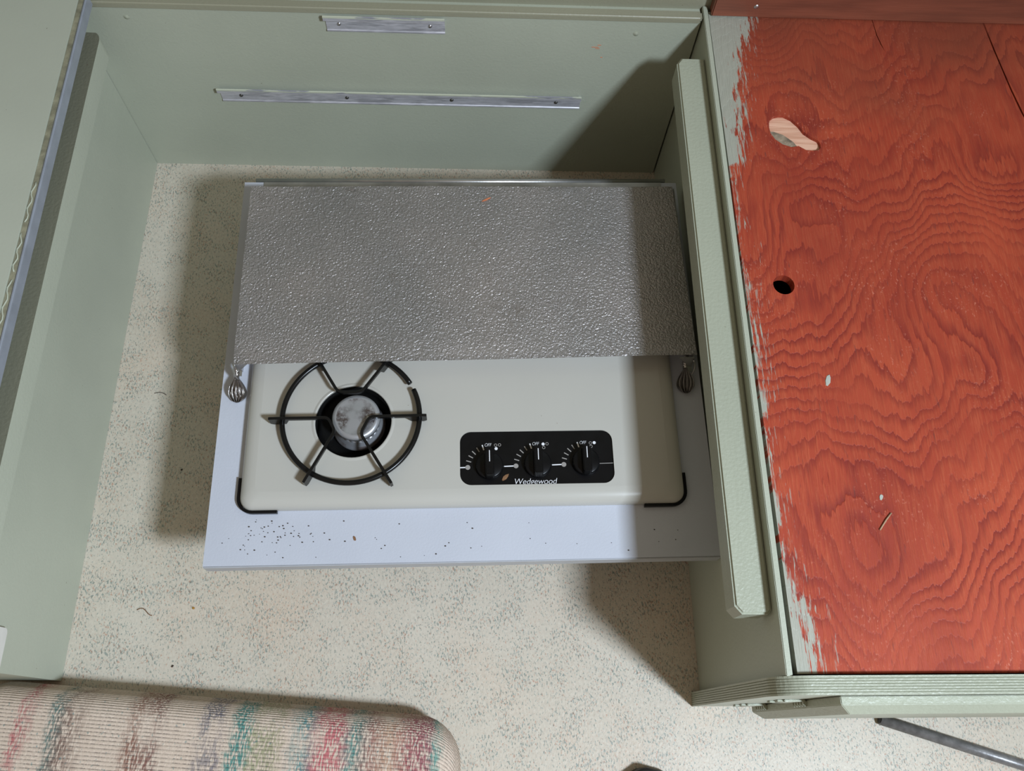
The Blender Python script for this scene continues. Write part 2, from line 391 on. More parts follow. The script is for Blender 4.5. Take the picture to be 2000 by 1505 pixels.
# ------------------------------------------------------------------ right bench
XF = 0.85
bench = empty('dinette_bench', 'sage green built-in bench box with red plywood seat and cabinet door on its end', 'bench', (1.2, -0.42, 0))
def Bp(o): o.parent = bench; o.matrix_parent_inverse = Matrix.Translation((-1.2, 0.42, 0)); return o
Bp(box('face_panel', XF, XF + 0.0065, -0.850, 0.0215, 0.0, 0.344, M['green'], bev=0.0008))
Bp(box('added_outer_panel', 1.488, 1.4999, -0.8499, 0.0, 0.0, 0.3275, M['dark'], bev=0))  # unseen, added to keep light from getting in under the seat
Bp(box('added_dark_floor', XF + 0.0066, 1.4878, -0.8499, 0.0, 0.0002, 0.008, M['dark'], bev=0))  # unseen dark sheet, added so the finger hole shows black
Bp(box('inner_cleat', XF + 0.0066, XF + 0.03, -0.848, 0.015, 0.29, 0.3275, M['dark'], bev=0))
Bp(box('rear_cleat', XF + 0.03, 1.4878, -0.0, 0.0215, 0.29, 0.3275, M['dark'], bev=0))
Bp(box('front_cleat', XF + 0.03, 1.4878, -0.848, -0.828, 0.29, 0.3275, M['dark'], bev=0))
# long grab rail on the face
bm = bmesh.new()
x0, x1, y0, y1, ch = 0.8115, 0.8495, -0.789, -0.055, 0.007
lp = [(x1, y1), (x0 + ch, y1), (x0, y1 - ch * 1.4), (x0, y0 + ch * 1.2), (x0 + ch, y0), (x1 - 0.004, y0), (x1, y0 + 0.004)]
for z in (0.291, 0.327): pass
va = [bm.verts.new((a, b, 0.291)) for a, b in lp]; vb = [bm.verts.new((a, b, 0.327)) for a, b in lp]
bm.faces.new(va); bm.faces.new(vb)
for i in range(len(lp)): bm.faces.new((va[i], va[(i + 1) % len(lp)], vb[(i + 1) % len(lp)], vb[i]))
bmesh.ops.bevel(bm, geom=[e for e in bm.edges if abs(e.verts[0].co.z - e.verts[1].co.z) < 1e-6], offset=0.0022, segments=3, affect='EDGES')
Bp(bm_obj('edge_rail', bm, M['green_rough']))

# end panel with ribbed ply edge
def panel_outline(d):
    r = 0.036; x0, zt = 0.838 + d, 0.350 - d
    pts = [(1.5, 0.0), (1.5, zt)]
    for i in range(13):
        a = math.radians(90 + 90 * i / 12); pts.append((x0 + (r - d) + (r - d) * math.cos(a), zt - (r - d) + (r - d) * math.sin(a)))
    pts.append((x0, 0.0)); return pts
bm = bmesh.new(); NP = 7; st = []
ya, yb = -0.8500, -0.8680; ply = (yb - ya) / NP
for i in range(NP):
    q = ya + i * ply
    st += [(q, 0.0010 if i else 0.0), (q + ply * 0.18, 0.0), (q + ply * 0.82, 0.0)]
st.append((yb, 0.0))
rings = [[bm.verts.new((a, y, b)) for a, b in panel_outline(d)] for y, d in st]
for A_, B_ in zip(rings, rings[1:]):
    n = len(A_)
    for i in range(n): bm.faces.new((A_[i], A_[(i + 1) % n], B_[(i + 1) % n], B_[i]))
bm.faces.new(rings[0]); bm.faces.new(rings[-1])
ep = Bp(bm_obj('end_panel', bm, M['green_rough']))
# door on the end panel, bevelled all round, two hinges on its inner edge
bm = bmesh.new(); dx0, dx1, dz0, dz1 = 0.905, 1.44, 0.045, 0.333
def rect_ring(y, ins): return [bm.verts.new((a, y, b)) for a, b in ((dx0 + ins, dz0 + ins), (dx1 - ins, dz0 + ins), (dx1 - ins, dz1 - ins), (dx0 + ins, dz1 - ins))]
rg = [rect_ring(-0.8685, 0.0), rect_ring(-0.8765, 0.0), rect_ring(-0.8850, 0.011)]
for A_, B_ in zip(rg, rg[1:]):
    for i in range(4): bm.faces.new((A_[i], A_[(i + 1) % 4], B_[(i + 1) % 4], B_[i]))
bm.faces.new(rg[0]); bm.faces.new(rg[-1])
bmesh.ops.bevel(bm, geom=bm.edges[:], offset=0.0008, segments=2, affect='EDGES')
door = Bp(bm_obj('cabinet_door', bm, M['green_rough']))
for zc in (0.088, 0.222):
    bm = bmesh.new()
    box_bm(bm, 0.880, 0.903, -0.8705, -0.8682, zc - 0.022, zc + 0.022, 0.0006)
    box_bm(bm, 0.8735, 0.882, -0.8702, -0.8682, zc - 0.018, zc - 0.008, 0.0006)
    box_bm(bm, 0.8735, 0.882, -0.8702, -0.8682, zc + 0.008, zc + 0.018, 0.0006)
    for q in range(5):
        zz = zc - 0.020 + q * 0.0082
        box_bm(bm, 0.9015, 0.9065, -0.8752, -0.8690, zz, zz + 0.0072, 0.0012)
    box_bm(bm, 0.9055, 0.922, -0.8772, -0.8760, zc - 0.016, zc + 0.016, 0.0005)
    h = bm_obj('hinge', bm, M['green_rough'], door)

# red plywood seat panel (lift-out), real finger hole, knot hole and cracks
knot = [(.9193, -.1728), (.9222, -.1660), (.9275, -.1619), (.9340, -.1600), (.9399, -.1599), (.9493, -.1654), (.9579, -.1759), (.9631, -.1864), (.9721, -.1943), (.9790, -.1985),
        (.981, -.2014), (.9822, -.2060), (.9817, -.2102), (.9790, -.2140), (.9737, -.2152), (.9624, -.2147), (.9533, -.2085), (.9440, -.2105), (.9330, -.2065), (.9240, -.1985), (.9192, -.1890), (.9185, -.1800)]
seat_out = [(.8582, 0.0150), (1.5, 0.0150), (1.5, -.8480), (.8625, -.8480)]
finger = circle(.9071, -.4112, .0128, 32)
crack1 = [(1.2435, .0120), (1.2456, .0120), (1.2500, -.0400), (1.2530, -.0690), (1.2575, -.1090), (1.2640, -.1520), (1.2660, -.1700), (1.2610, -.1480), (1.2552, -.1090), (1.2510, -.0690), (1.2478, -.0400)]
crack2 = [(1.0860, .0120), (1.0870, .0120), (1.0892, -.0190), (1.0925, -.0360), (1.0950, -.0480), (1.0912, -.0360), (1.0880, -.0190)]
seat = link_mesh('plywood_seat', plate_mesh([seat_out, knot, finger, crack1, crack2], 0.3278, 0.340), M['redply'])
tag(seat, 'red stained plywood seat board with wavy grain, a finger hole and a bare knot patch', 'seat board')
lower = [(.9150, -.1870), (.9190, -.2040), (.9333, -.2140), (.9470, -.2160), (.9560, -.2150), (.9480, -.2010), (.9360, -.1900), (.9230, -.1850)]
pw = prism('bare_wood_patch', [((x - .95) * 1.06 + .95, (y + .187) * 1.06 - .187) for x, y in knot], 0.3279, 0.3355, M['raw_wood'], seat)
tv_ = prism('torn_veneer', lower, 0.3356, 0.3382, M['torn'], seat); tv_['label'] = 'grey green torn veneer at the edge of the knot hole'
pw['label'] = 'blond bare wood showing in the knot hole'

bat = box('wall_batten', 0.8605, 1.5, 0.0055, 0.0218, 0.3415, 0.420, M['batten'], bev=0.0015)
tag(bat, 'red brown wooden batten screwed along the wall behind the plywood seat', 'batten')
s = lathe('screw_head', [(0, 0.0016), (0.0020, 0.0014), (0.0034, 0)], M['screw'], bat, (0.918, 0.0053, 0.3600), 16); s.rotation_euler = (PI / 2, 0, 0)

# ------------------------------------------------------------------ left bench and the table leaf lying on it
lb = empty('dinette_bench', 'sage green bench box carrying the table leaf, with a smooth side rail', 'bench', (-0.25, -0.4, 0))
def Lp(o): o.parent = lb; o.matrix_parent_inverse = Matrix.Translation((0.25, 0.4, 0)); return o
Lp(box('face_panel', -0.010, 0.0, -0.831, -0.0005, 0.0, 0.3435, M['green'], bev=0.0005))
Lp(box('top_board', -0.60, -0.0005, -0.832, -0.004, 0.331, 0.3437, M['green'], bev=0.0))
Lp(box('end_board', -0.60, -0.0102, -0.831, -0.82, 0.0, 0.3308, M['green'], bev=0.0))
Lp(box('outer_board', -0.60, -0.588, -0.8195, -0.004, 0.0, 0.3308, M['green'], bev=0.0))
bm = bmesh.new()
x0, x1, y0, y1 = 0.0003, 0.039, -0.829, -0.030
lp = [(x0, y0), (x1 - 0.006, y0), (x1, y0 + 0.006), (x1, y1 - 0.016)]
for i in range(1, 7):
    a = math.radians(90 * i / 6 * 0.8); lp.append((x1 - 0.010 + 0.010 * math.cos(a), y1 - 0.016 + 0.016 * math.sin(a)))
lp.append((x0, y1))
ja = [bm.verts.new((a, b, 0.288)) for a, b in lp]
jb = [bm.verts.new((a, b, 0.320)) for a, b in lp]
bm.faces.new(ja); topf = bm.faces.new(jb); topf.material_index = 1
for i in range(len(lp)): bm.faces.new((ja[i], ja[(i + 1) % len(lp)], jb[(i + 1) % len(lp)], jb[i]))
Lp(bm_obj('edge_rail', bm, [M['green'], M['olive']]))
pl = prism('outlet_cover', rrect(-0.0235, 0.0235, -0.057, 0.057, 0.006), 0.0, 0.005, M['plate'])
pl.rotation_euler = (PI / 2, 0, PI / 2); pl.location = (0.0003, -0.8063, 0.2275)
tag(pl, 'ivory plastic cover plate on the green bench face', 'cover plate')

leaf = empty('table_leaf', 'pale green table leaf with blue-grey edge moulding lying on the bench', 'table leaf', (-0.3, -0.41, 0.344))
def Fp(o): o.parent = leaf; o.matrix_parent_inverse = Matrix.Translation((0.3, 0.41, -0.344)); return o
Fp(box('core_board', -0.60, 0.0300, -0.832, -0.006, 0.344, 0.3605, M['tan_rim'], bev=0.0008))
Fp(box('edge_moulding', 0.0301, 0.0345, -0.832, -0.006, 0.3441, 0.3612, M['steel_trim'], bev=0.0018, seg=3))
Fp(box('top_sheet', -0.60, 0.0245, -0.832, -0.006, 0.3606, 0.3628, paint('pale_sage_paint', (0.42, 0.44, 0.36), 0.4, 0.15, False), bev=0.0004))
# dried paint drips on the rim
for (yy, ln) in ((-0.30, 0.055), (-0.37, 0.05), (-0.43, 0.06)):
    pts = [(0.0268 + 0.0016 * math.sin(i * 1.3 + yy * 40), yy - ln * i / 12, 0.3607) for i in range(13)]
    Fp(tube('paint_drip', pts, 0.0009, M['green'], n=6))

# ------------------------------------------------------------------ aluminium rails on the back wall
def rail(xa, xb, zb, label, screws):
    L = xb - xa; R = empty('table_support_rail', label, 'rail', (xa, 0, zb))
    def ext(name, prof, mat, x0=0.0, x1=None):
        x1 = L if x1 is None else x1
        bm = bmesh.new()
        a = [bm.verts.new((x0, p[0], p[1])) for p in prof]; b = [bm.verts.new((x1, p[0], p[1])) for p in prof]
        bm.faces.new(a); bm.faces.new(b)
        for i in range(len(prof)): bm.faces.new((a[i], a[(i + 1) % len(prof)], b[(i + 1) % len(prof)], b[i]))
        return bm_obj(name, bm, mat, R)
    ext('flange', [(-0.0001, 0), (-0.0026, 0), (-0.0026, 0.0020), (-0.0014, 0.0030), (-0.0014, 0.0200), (-0.0030, 0.0215), (-0.0001, 0.0220)], M['rail'])
    ext('hook', [(-0.0001, 0.0221), (-0.0060, 0.0215), (-0.0078, 0.0230), (-0.0078, 0.0300), (-0.0062, 0.0300), (-0.0062, 0.0240), (-0.0001, 0.0240)], M['rail'], -0.002, L)
    ext('hook_lip', [(-0.0079, 0.0280), (-0.0082, 0.0306), (-0.0058, 0.0306), (-0.0058, 0.0301), (-0.0078, 0.0301)], M['rail_lip'], -0.002, L)
    for x, m in screws:
        s = lathe('screw', [(0, 0.0018), (0.0016, 0.0018), (0.0026, 0.0008), (0.0030, 0)], M[m], R, (x - xa, -0.0014, 0.0125), 14); s.rotation_euler = (PI / 2, 0, 0)
    return R
rail(0.1535, 0.7000, 0.1600, 'long aluminium table rail with old paint along its lip, low on the green wall', [(x, 'screw_dark') for x in (.1838, .3431, .5024, .6627)])
rail(0.3345, 0.4965, 0.3050, 'short aluminium table rail held by two screws near the wall top', [(.3521, 'screw'), (.4763, 'screw')])

# ------------------------------------------------------------------ stove counter with hinged lid (local frame: front left corner, z = board top)
YAW = math.radians(1.2); CO = (0.213, -0.712, 0.0); ZB = 0.170
ctr = empty('stove_counter', 'white laminate counter board with grey front edge and folding hammered metal lid', 'counter', CO, YAW)
brd = link_mesh('counter_board', plate_mesh([[(0.0045, 0.0), (0.6365, 0.0), (0.6365, 0.554), (0.0045, 0.554)], rrect(0.058, 0.582, 0.084, 0.485, 0.01)], ZB - 0.022, ZB), M['laminate'], ctr)
box('edge_band', 0.0046, 0.6364, -0.0016, -0.0001, ZB - 0.022, ZB - 0.0006, M['laminate_edge'], brd, bev=0.0004)
box('base_box', 0.075, 0.565, 0.085, 0.50, 0.0, ZB - 0.0221, M['steel_trim'], ctr, bev=0.002)
# hinge along the back
tube('hinge_knuckle', [(0.020, 0.5585, ZB - 0.0035), (0.6205, 0.5585, ZB - 0.0035)], 0.0042, M['sheet'], ctr, n=12)
box('hinge_leaf', 0.0325, 0.6135, 0.536, 0.5535, ZB + 0.0001, ZB + 0.0016, M['hinge_metal'], ctr, bev=0.0003)
# lid
ZL = 0.2140
lid = empty('metal_lid', None, None, (0, 0, 0)); del lid['label']; del lid['category']
lid.parent = ctr
bm = bmesh.new(); nx, ny = 30, 14
def lidpt(i, j):
    a, b = i / nx, j / ny
    x = 0.0272 + (0.5905 + 0.0048 * (1 - b)) * a + 0.0012 * (1 - b); y = (0.2455 + 0.0080 * a) * (1 - b) + 0.5158 * b
    z = ZL - 0.0010 * math.sin(PI * a) * math.sin(PI * b) + 0.0008 * math.sin(a * 9 + b * 4)
    return x, y, z
g = [[bm.verts.new(lidpt(i, j)) for j in range(ny + 1)] for i in range(nx + 1)]
for i in range(nx):
    for j in range(ny): bm.faces.new((g[i][j], g[i + 1][j], g[i + 1][j + 1], g[i][j + 1]))
ret = bmesh.ops.solidify(bm, geom=bm.faces[:], thickness=0.0012)
sheet = bm_obj('lid_sheet', bm, M['hammered'], lid, smooth=False)
for p in sheet.data.polygons: p.use_smooth = True
for side, xx, sg in (('l', 0.0284, -1), ('r', 0.6205, 1)):
    bm = bmesh.new()
    xa, xb = (xx, xx + 0.0012) if sg < 0 else (xx - 0.0012, xx)
    box_bm(bm, xa, xb, 0.254, 0.514, ZB + 0.0003, ZL - 0.0014, 0.0)
    box_bm(bm, xa - 0.006 if sg < 0 else xb, xa if sg < 0 else xb + 0.006, 0.248, 0.514, ZB + 0.0003, ZB + 0.0014, 0.0)
    bm_obj('side_flange', bm, M['sheet'], lid)
    # front corner gusset, a curled tab
    tv = [(xx, 0.250, ZL - 0.002), (xx - sg * 0.020, 0.250, ZL - 0.002), (xx - sg * 0.004, 0.246, ZL - 0.020), (xx, 0.246, ZL - 0.022)]
    bm = bmesh.new(); fv = [bm.verts.new(q) for q in tv]; bv = [bm.verts.new((q[0], q[1] + 0.0012, q[2])) for q in tv]
    bm.faces.new(fv); bm.faces.new(bv)
    for i in range(4): bm.faces.new((fv[i], fv[(i + 1) % 4], bv[(i + 1) % 4], bv[i]))
    bm_obj('corner_gusset', bm, M['sheet'], lid)
    pts = [(xx + sg * (0.0035 * math.sin(a) - 0.001), 0.247 - 0.010 * (1 - math.cos(a)) * 0.5, ZL - 0.004 - 0.026 * a / PI) for a in [PI * i / 10 for i in range(11)]]
    tube('rolled_edge', pts, 0.0012, M['sheet'], lid, n=8)
box('back_flange', 0.0282, 0.6182, 0.5140, 0.5152, ZB + 0.0018, ZL - 0.0014, M['sheet'], lid, bev=0)
# scallop shell pulls hanging at the front corners
def shell(x, y, z, rz):
    bm = bmesh.new(); NT_, NS = 26, 56; Ls = 0.036
    def wid(t):
        q = max(0.0, (t - 0.15) / 0.85)
        return 0.0024 * (1 - q) + 0.0006 + 0.0108 * max(0.0, math.sin(PI * min(1.0, q) ** 1.5)) ** 0.62
    rows = []
    for i in range(NT_ + 1):
        t = i / NT_; w = wid(t)
        row = []
        for j in range(NS + 1):
            s_ = -1 + 2 * j / NS
            ribs = 0.5 + 0.5 * math.cos(s_ * 2.5 * 2 * PI)
            dome = math.sqrt(max(0, 1 - s_ * s_))
            zz = dome * (0.0032 + 0.0008 * math.sin(PI * t)) + ribs * 0.0042 * min(1, t * 2.2) * dome ** 0.3
            row.append(bm.verts.new((w * s_, -Ls * t - 0.0012 * ribs * (t > 0.9), zz - 0.006 * t * t)))
        rows.append(row)
    for a, b in zip(rows, rows[1:]):
        for j in range(NS): bm.faces.new((a[j], b[j], b[j + 1], a[j + 1]))
    bmesh.ops.solidify(bm, geom=bm.faces[:], thickness=0.0008)
    sh = bm_obj('shell_pull', bm, M['chrome'], lid, (x, y, z), True); sh.rotation_euler = (math.radians(14), 0, rz)
    sh['label'] = 'small ribbed scallop shell of polished metal'
    tube('neck', [(0, 0.012, 0.010), (0, 0.006, 0.006), (0, 0, 0.002), (0, -0.003, 0.0025)], 0.0034, M['chrome'], sh, n=16, taper=[1.05, 0.95, 0.85, 0.8])
    for q in range(3):
        yy = 0.0055 - 0.0022 * q
        tube('neck_ring', [(0, yy - 0.0009, 0.0050 - q * 0.0014), (0, yy, 0.0055 - q * 0.0014), (0, yy + 0.0009, 0.0060 - q * 0.0014)], 0.0044, M['chrome'], sh, n=16, taper=[0.8, 1, 0.8])
    return sh
shell(0.0262, 0.2445, 0.1850, 0.02)
shell(0.6140, 0.2505, 0.1850, 0.02)

# ------------------------------------------------------------------ cooktop dropped into the counter
ck = empty('cooktop', 'almond enamel gas cooktop with black control panel and three knobs, set in the white counter', 'cooktop', CO, YAW)
ZT = 0.188
PANEL = rrect(0.3140, 0.5080, 0.0905, 0.1605, 0.014, 8)
HOLE = (0.179, 0.1768, 0.0480)
X0, X1, Y0, Y1 = 0.0425, 0.5970, 0.0665, 0.500
prof = [(0.0, ZB + 0.0003, 0.016), (0.0, ZB + 0.004, 0.016), (0.0008, ZB + 0.0080, 0.0155), (0.0030, ZB + 0.0118, 0.0145), (0.0062, ZB + 0.0144, 0.013), (0.0100, ZB + 0.0162, 0.012), (0.0145, ZB + 0.0175, 0.011), (0.0200, ZT, 0.010)]
bm = bmesh.new(); rings = [[bm.verts.new((a, b, z)) for a, b in rrect(X0 + i_, X1 - i_, Y0 + i_, Y1 - i_, max(r, 0.002), 6)] for i_, z, r in prof]
for A_, B_ in zip(rings, rings[1:]):
    n = len(A_)
    for i in range(n): bm.faces.new((A_[i], A_[(i + 1) % n], B_[(i + 1) % n], B_[i]))
for f in bm.faces: f.smooth = True
tm = plate_mesh([rrect(X0 + 0.020, X1 - 0.020, Y0 + 0.020, Y1 - 0.020, 0.010, 6), PANEL, circle(*HOLE, 64)], ZT - 0.0014, ZT)
bm.from_mesh(tm)
bm_obj('pan_top', bm, M['almond'], ck)
# rolled lips round both openings
bm = bmesh.new()
rr = [(0.0000, ZT + 0.0000), (0.0006, ZT + 0.0009), (0.0018, ZT + 0.0011), (0.0034, ZT + 0.0004), (0.0046, ZT + 0.00005)]
lr = [[bm.verts.new((HOLE[0] + (HOLE[2] + d) * math.cos(2 * PI * i / 64), HOLE[1] + (HOLE[2] + d) * math.sin(2 * PI * i / 64), z)) for i in range(64)] for d, z in [(0, ZT - 0.002)] + rr]
for A_, B_ in zip(lr, lr[1:]):
    for i in range(64): bm.faces.new((A_[i], A_[(i + 1) % 64], B_[(i + 1) % 64], B_[i]))
bm_obj('burner_lip', bm, M['almond'], ck, smooth=True)
# black bowl under the burner
lathe('burner_bowl', [(0, 0.1605), (0.040, 0.1605), (0.0475, 0.170), (0.0485, ZT - 0.0016), (0.0500, ZT - 0.0016), (0.0490, 0.168), (0.041, 0.1590), (0, 0.1590)], M['black'], ck, (HOLE[0], HOLE[1], 0), 64)
# burner
bu = lathe('burner', [(0.0, 0.0), (0.0335, 0.0), (0.0340, 0.004), (0.0325, 0.0065), (0.0305, 0.010), (0.0285, 0.016), (0.0270, 0.0185), (0.0, 0.0185)], M['burner'], ck, (0.1835, 0.1790, 0.1612), 56)
cap = lathe('burner_cap', [(0.0, 0.0300), (0.0300, 0.0300), (0.0302, 0.0345), (0.0290, 0.0372), (0.0255, 0.0386), (0.0235, 0.0380), (0.0150, 0.0388), (0.0, 0.0392)], M['burner'], bu, (0, 0, 0.0000), 56)
bm = bmesh.new()      # serrated flame ring under the cap
n = 96; pr = [[], [], []]
for i in range(n):
    a = 2 * PI * i / n; r1 = 0.0286 - (0.0016 if (i // 2) % 2 else 0)
    pr[0].append(bm.verts.new((r1 * math.cos(a), r1 * math.sin(a), 0.0186))); pr[1].append(bm.verts.new((r1 * math.cos(a), r1 * math.sin(a), 0.0299)))
for i in range(n): bm.faces.new((pr[0][i], pr[0][(i + 1) % n], pr[1][(i + 1) % n], pr[1][i]))
bm.faces.new(pr[0]); bm.faces.new(pr[1])
bm_obj('flame_ring', bm, M['burner'], bu)
# control panel below its opening
cp = prism('control_panel', rrect(0.3095, 0.5125, 0.086, 0.165, 0.012), ZT - 0.0046, ZT - 0.0020, M['black_plastic'], ck)
ZP = ZT - 0.00195
def mk(name, loop, mat): return prism(name, loop, ZP, ZP + 0.00015, mat, cp)
def seg(x0_, y0_, x1_, y1_, w, mat, name='tick_mark'):
    d = Vector((x1_ - x0_, y1_ - y0_)); nrm = Vector((-d.y, d.x)).normalized() * w / 2
    return mk(name, [(x0_ + nrm.x, y0_ + nrm.y), (x1_ + nrm.x, y1_ + nrm.y), (x1_ - nrm.x, y1_ - nrm.y), (x0_ - nrm.x, y0_ - nrm.y)], mat)
def text(body, x, y, size, shear, mat, parent, name, sx=1.0):
    cu = bpy.data.curves.new('lettering', 'FONT'); cu.body = body; cu.size = size; cu.shear = shear; cu.align_x = 'LEFT'; cu.space_character = 0.97; cu.offset = -0.00010
    ob = bpy.data.objects.new('lettering', cu); me = bpy.data.meshes.new_from_object(ob); me.materials.clear()
    bpy.data.objects.remove(ob); bpy.data.curves.remove(cu)
    me.transform(Matrix.Translation((x, y, ZP + 0.00012)) @ Matrix.Diagonal((sx, 1, 1, 1)))
    return link_mesh(name, me, mat, parent)
def ring_loops(cx, cy, ro, ri): return plate_mesh([circle(cx, cy, ro, 20), circle(cx, cy, ri, 20)], ZP, ZP + 0.00015)
KN = (0.3505, 0.4110, 0.4715)
for q, kx in enumerate(KN):
    cy = 0.1140 + 0.001 * q; R0 = 0.0268
    mk('dial_dot', circle(kx - R0, cy, 0.0031, 20), M['grey_print'])
    for j, an in enumerate((163, 149, 135, 121)):
        a = math.radians(an); seg(kx + (R0 - 0.0032) * math.cos(a), cy + (R0 - 0.0032) * math.sin(a), kx + (R0 + 0.0032) * math.cos(a), cy + (R0 + 0.0032) * math.sin(a), 0.0012, M['grey_print'])
    a = math.radians(106); seg(kx + (R0 - 0.0034) * math.cos(a), cy + (R0 - 0.0034) * math.sin(a), kx + (R0 + 0.0036) * math.cos(a), cy + (R0 + 0.0036) * math.sin(a), 0.0015, M['white_print'])
    text('OFF', kx - 0.0058, 0.1412 + 0.0007 * q, 0.0062, 0.25, M['white_print'], cp, 'lettering', 0.82)
    bx, by = kx + 0.0086, 0.1428 + 0.0006 * q
    spots = [(bx, by), (bx + 0.0050, by + 0.0003), (bx + 0.0006, by - 0.0046)]; fill = (2, 0, 1)[q]
    for j, (sx_, sy_) in enumerate(spots):
        if j == fill: mk('burner_dot', circle(sx_, sy_, 0.0020, 18), M['white_print'])
        else: link_mesh('burner_circle', ring_loops(sx_, sy_, 0.0020, 0.0014), M['grey_print'], cp)
    # line to the next dial
    xe = (KN[q + 1] - R0 - 0.0028) if q < 2 else 0.5085
    seg(kx + 0.0188, cy + 0.0006, xe, cy + 0.001, 0.0014 if q < 2 else 0.0008, M['white_print'] if q < 2 else M['grey_print'], 'dial_line')
seg(0.3137, 0.1138, KN[0] - 0.0268 - 0.0028, 0.1140, 0.0014, M['white_print'], 'dial_line')
text('Wedgewood', 0.3806, 0.0911, 0.0108, 0.22, M['white_print'], cp, 'lettering', 0.97)
# knobs
def knob(kx, ky):
    kb = lathe('control_knob', [(0, 0), (0.0172, 0), (0.0174, 0.0025), (0.0168, 0.0068), (0.0155, 0.0076), (0, 0.0076)], M['black_plastic'], ck, (kx, ky, ZT - 0.0019), 48)
    bm = bmesh.new(); lp_ = rrect(-0.0062, 0.0062, -0.0172, 0.0168, 0.003, 4)
    a = [bm.verts.new((x_, y_, 0.0060)) for x_, y_ in lp_]; b = [bm.verts.new((x_ * 0.86, y_ * 0.93, 0.0195)) for x_, y_ in lp_]
    bm.faces.new(a); tf = bm.faces.new(b)
    for i in range(len(lp_)): bm.faces.new((a[i], a[(i + 1) % len(lp_)], b[(i + 1) % len(lp_)], b[i]))
    bmesh.ops.bevel(bm, geom=list(tf.edges), offset=0.0010, segments=3, affect='EDGES')
    bm_obj('grip', bm, M['black_plastic'], kb)
    box('pointer_line', -0.0006, 0.0004, 0.0005, 0.0150, 0.0194, 0.0197, M['white_print'], kb, bev=0)
for kx, ky in ((0.3508, 0.1150), (0.4115, 0.1165), (0.4725, 0.1183)): knob(kx, ky)
# black corner guards at the front corners
def guard(pts):
    bm = bmesh.new(); n = len(pts); lo_, hi_ = ZB + 0.0002, ZB + 0.0058
    out = []
    for i, p in enumerate(pts):
        d = (Vector(pts[min(i + 1, n - 1)]) - Vector(pts[max(i - 1, 0)])).normalized(); nm = Vector((-d.y, d.x)) * 0.0034
        out.append((p, (p[0] + nm.x, p[1] + nm.y)))
    rows = [[bm.verts.new((q[0], q[1], z)) for q, z in ((a, lo_), (b, lo_), (b, hi_), (a, hi_))] for a, b in out]
    for r1, r2 in zip(rows, rows[1:]):
        for i in range(4): bm.faces.new((r1[i], r1[(i + 1) % 4], r2[(i + 1) % 4], r2[i]))
    bm.faces.new(rows[0]); bm.faces.new(rows[-1])
    return bm_obj('corner_guard', bm, M['black_plastic'], ck)
def corner_arc(cx, cy, r, a0, a1): return [(cx + r * math.cos(math.radians(a0 + (a1 - a0) * i / 8)), cy + r * math.sin(math.radians(a0 + (a1 - a0) * i / 8))) for i in range(9)]
g_ = 0.0004
guard(([(X0 - g_, 0.108)] + corner_arc(X0 + 0.016, Y0 + 0.016, 0.016 + g_, 180, 270) + [(0.0890, Y0 - g_)])[::-1])
guard([(0.545, Y0 - g_)] [::-1] + corner_arc(X1 - 0.016, Y0 + 0.016, 0.016 + g_, 270, 360)[::1] + [(X1 + g_, 0.106)]) if False else guard(([(0.5450, Y0 - g_)] + corner_arc(X1 - 0.016, Y0 + 0.016, 0.016 + g_, 270, 360) + [(X1 + g_, 0.106)])[::-1])

# pan support grate: broken ring and three bent bars ending in feet
gr = empty('burner_grate', 'round black wire pan support standing over the burner', 'grate', CO, YAW)
gc = (0.1772, 0.1795); GR = 0.0860
pts = [(gc[0] + GR * math.cos(a), gc[1] + GR * math.sin(a), 0.1965) for a in [math.radians(31.5 + (360 - 6.5) * i / 90) for i in range(91)]]
tube('ring', pts, 0.0034, M['black'], gr, n=12)
def bar(path):
    bm = bmesh.new(); w = 0.0018; n = len(path); rows = []
    for i, (x_, y_, lo_, hi_) in enumerate(path):
        p0 = Vector(path[max(i - 1, 0)][:2]); p1 = Vector(path[min(i + 1, n - 1)][:2]); d = (p1 - p0).normalized(); nm = Vector((-d.y, d.x)) * w
        rows.append([bm.verts.new(q) for q in ((x_ + nm.x, y_ + nm.y, lo_), (x_ - nm.x, y_ - nm.y, lo_), (x_ - nm.x, y_ - nm.y, hi_), (x_ + nm.x, y_ + nm.y, hi_))])
    for r1, r2 in zip(rows, rows[1:]):
        for i in range(4): bm.faces.new((r1[i], r1[(i + 1) % 4], r2[(i + 1) % 4], r2[i]))
    bm.faces.new(rows[0]); bm.faces.new(rows[-1])
    bmesh.ops.bevel(bm, geom=[e for e in bm.edges if e.calc_length() > 0.0], offset=0.0004, segments=1, affect='EDGES', clamp_overlap=True)
    return bm_obj('support_bar', bm, M['black'], gr)
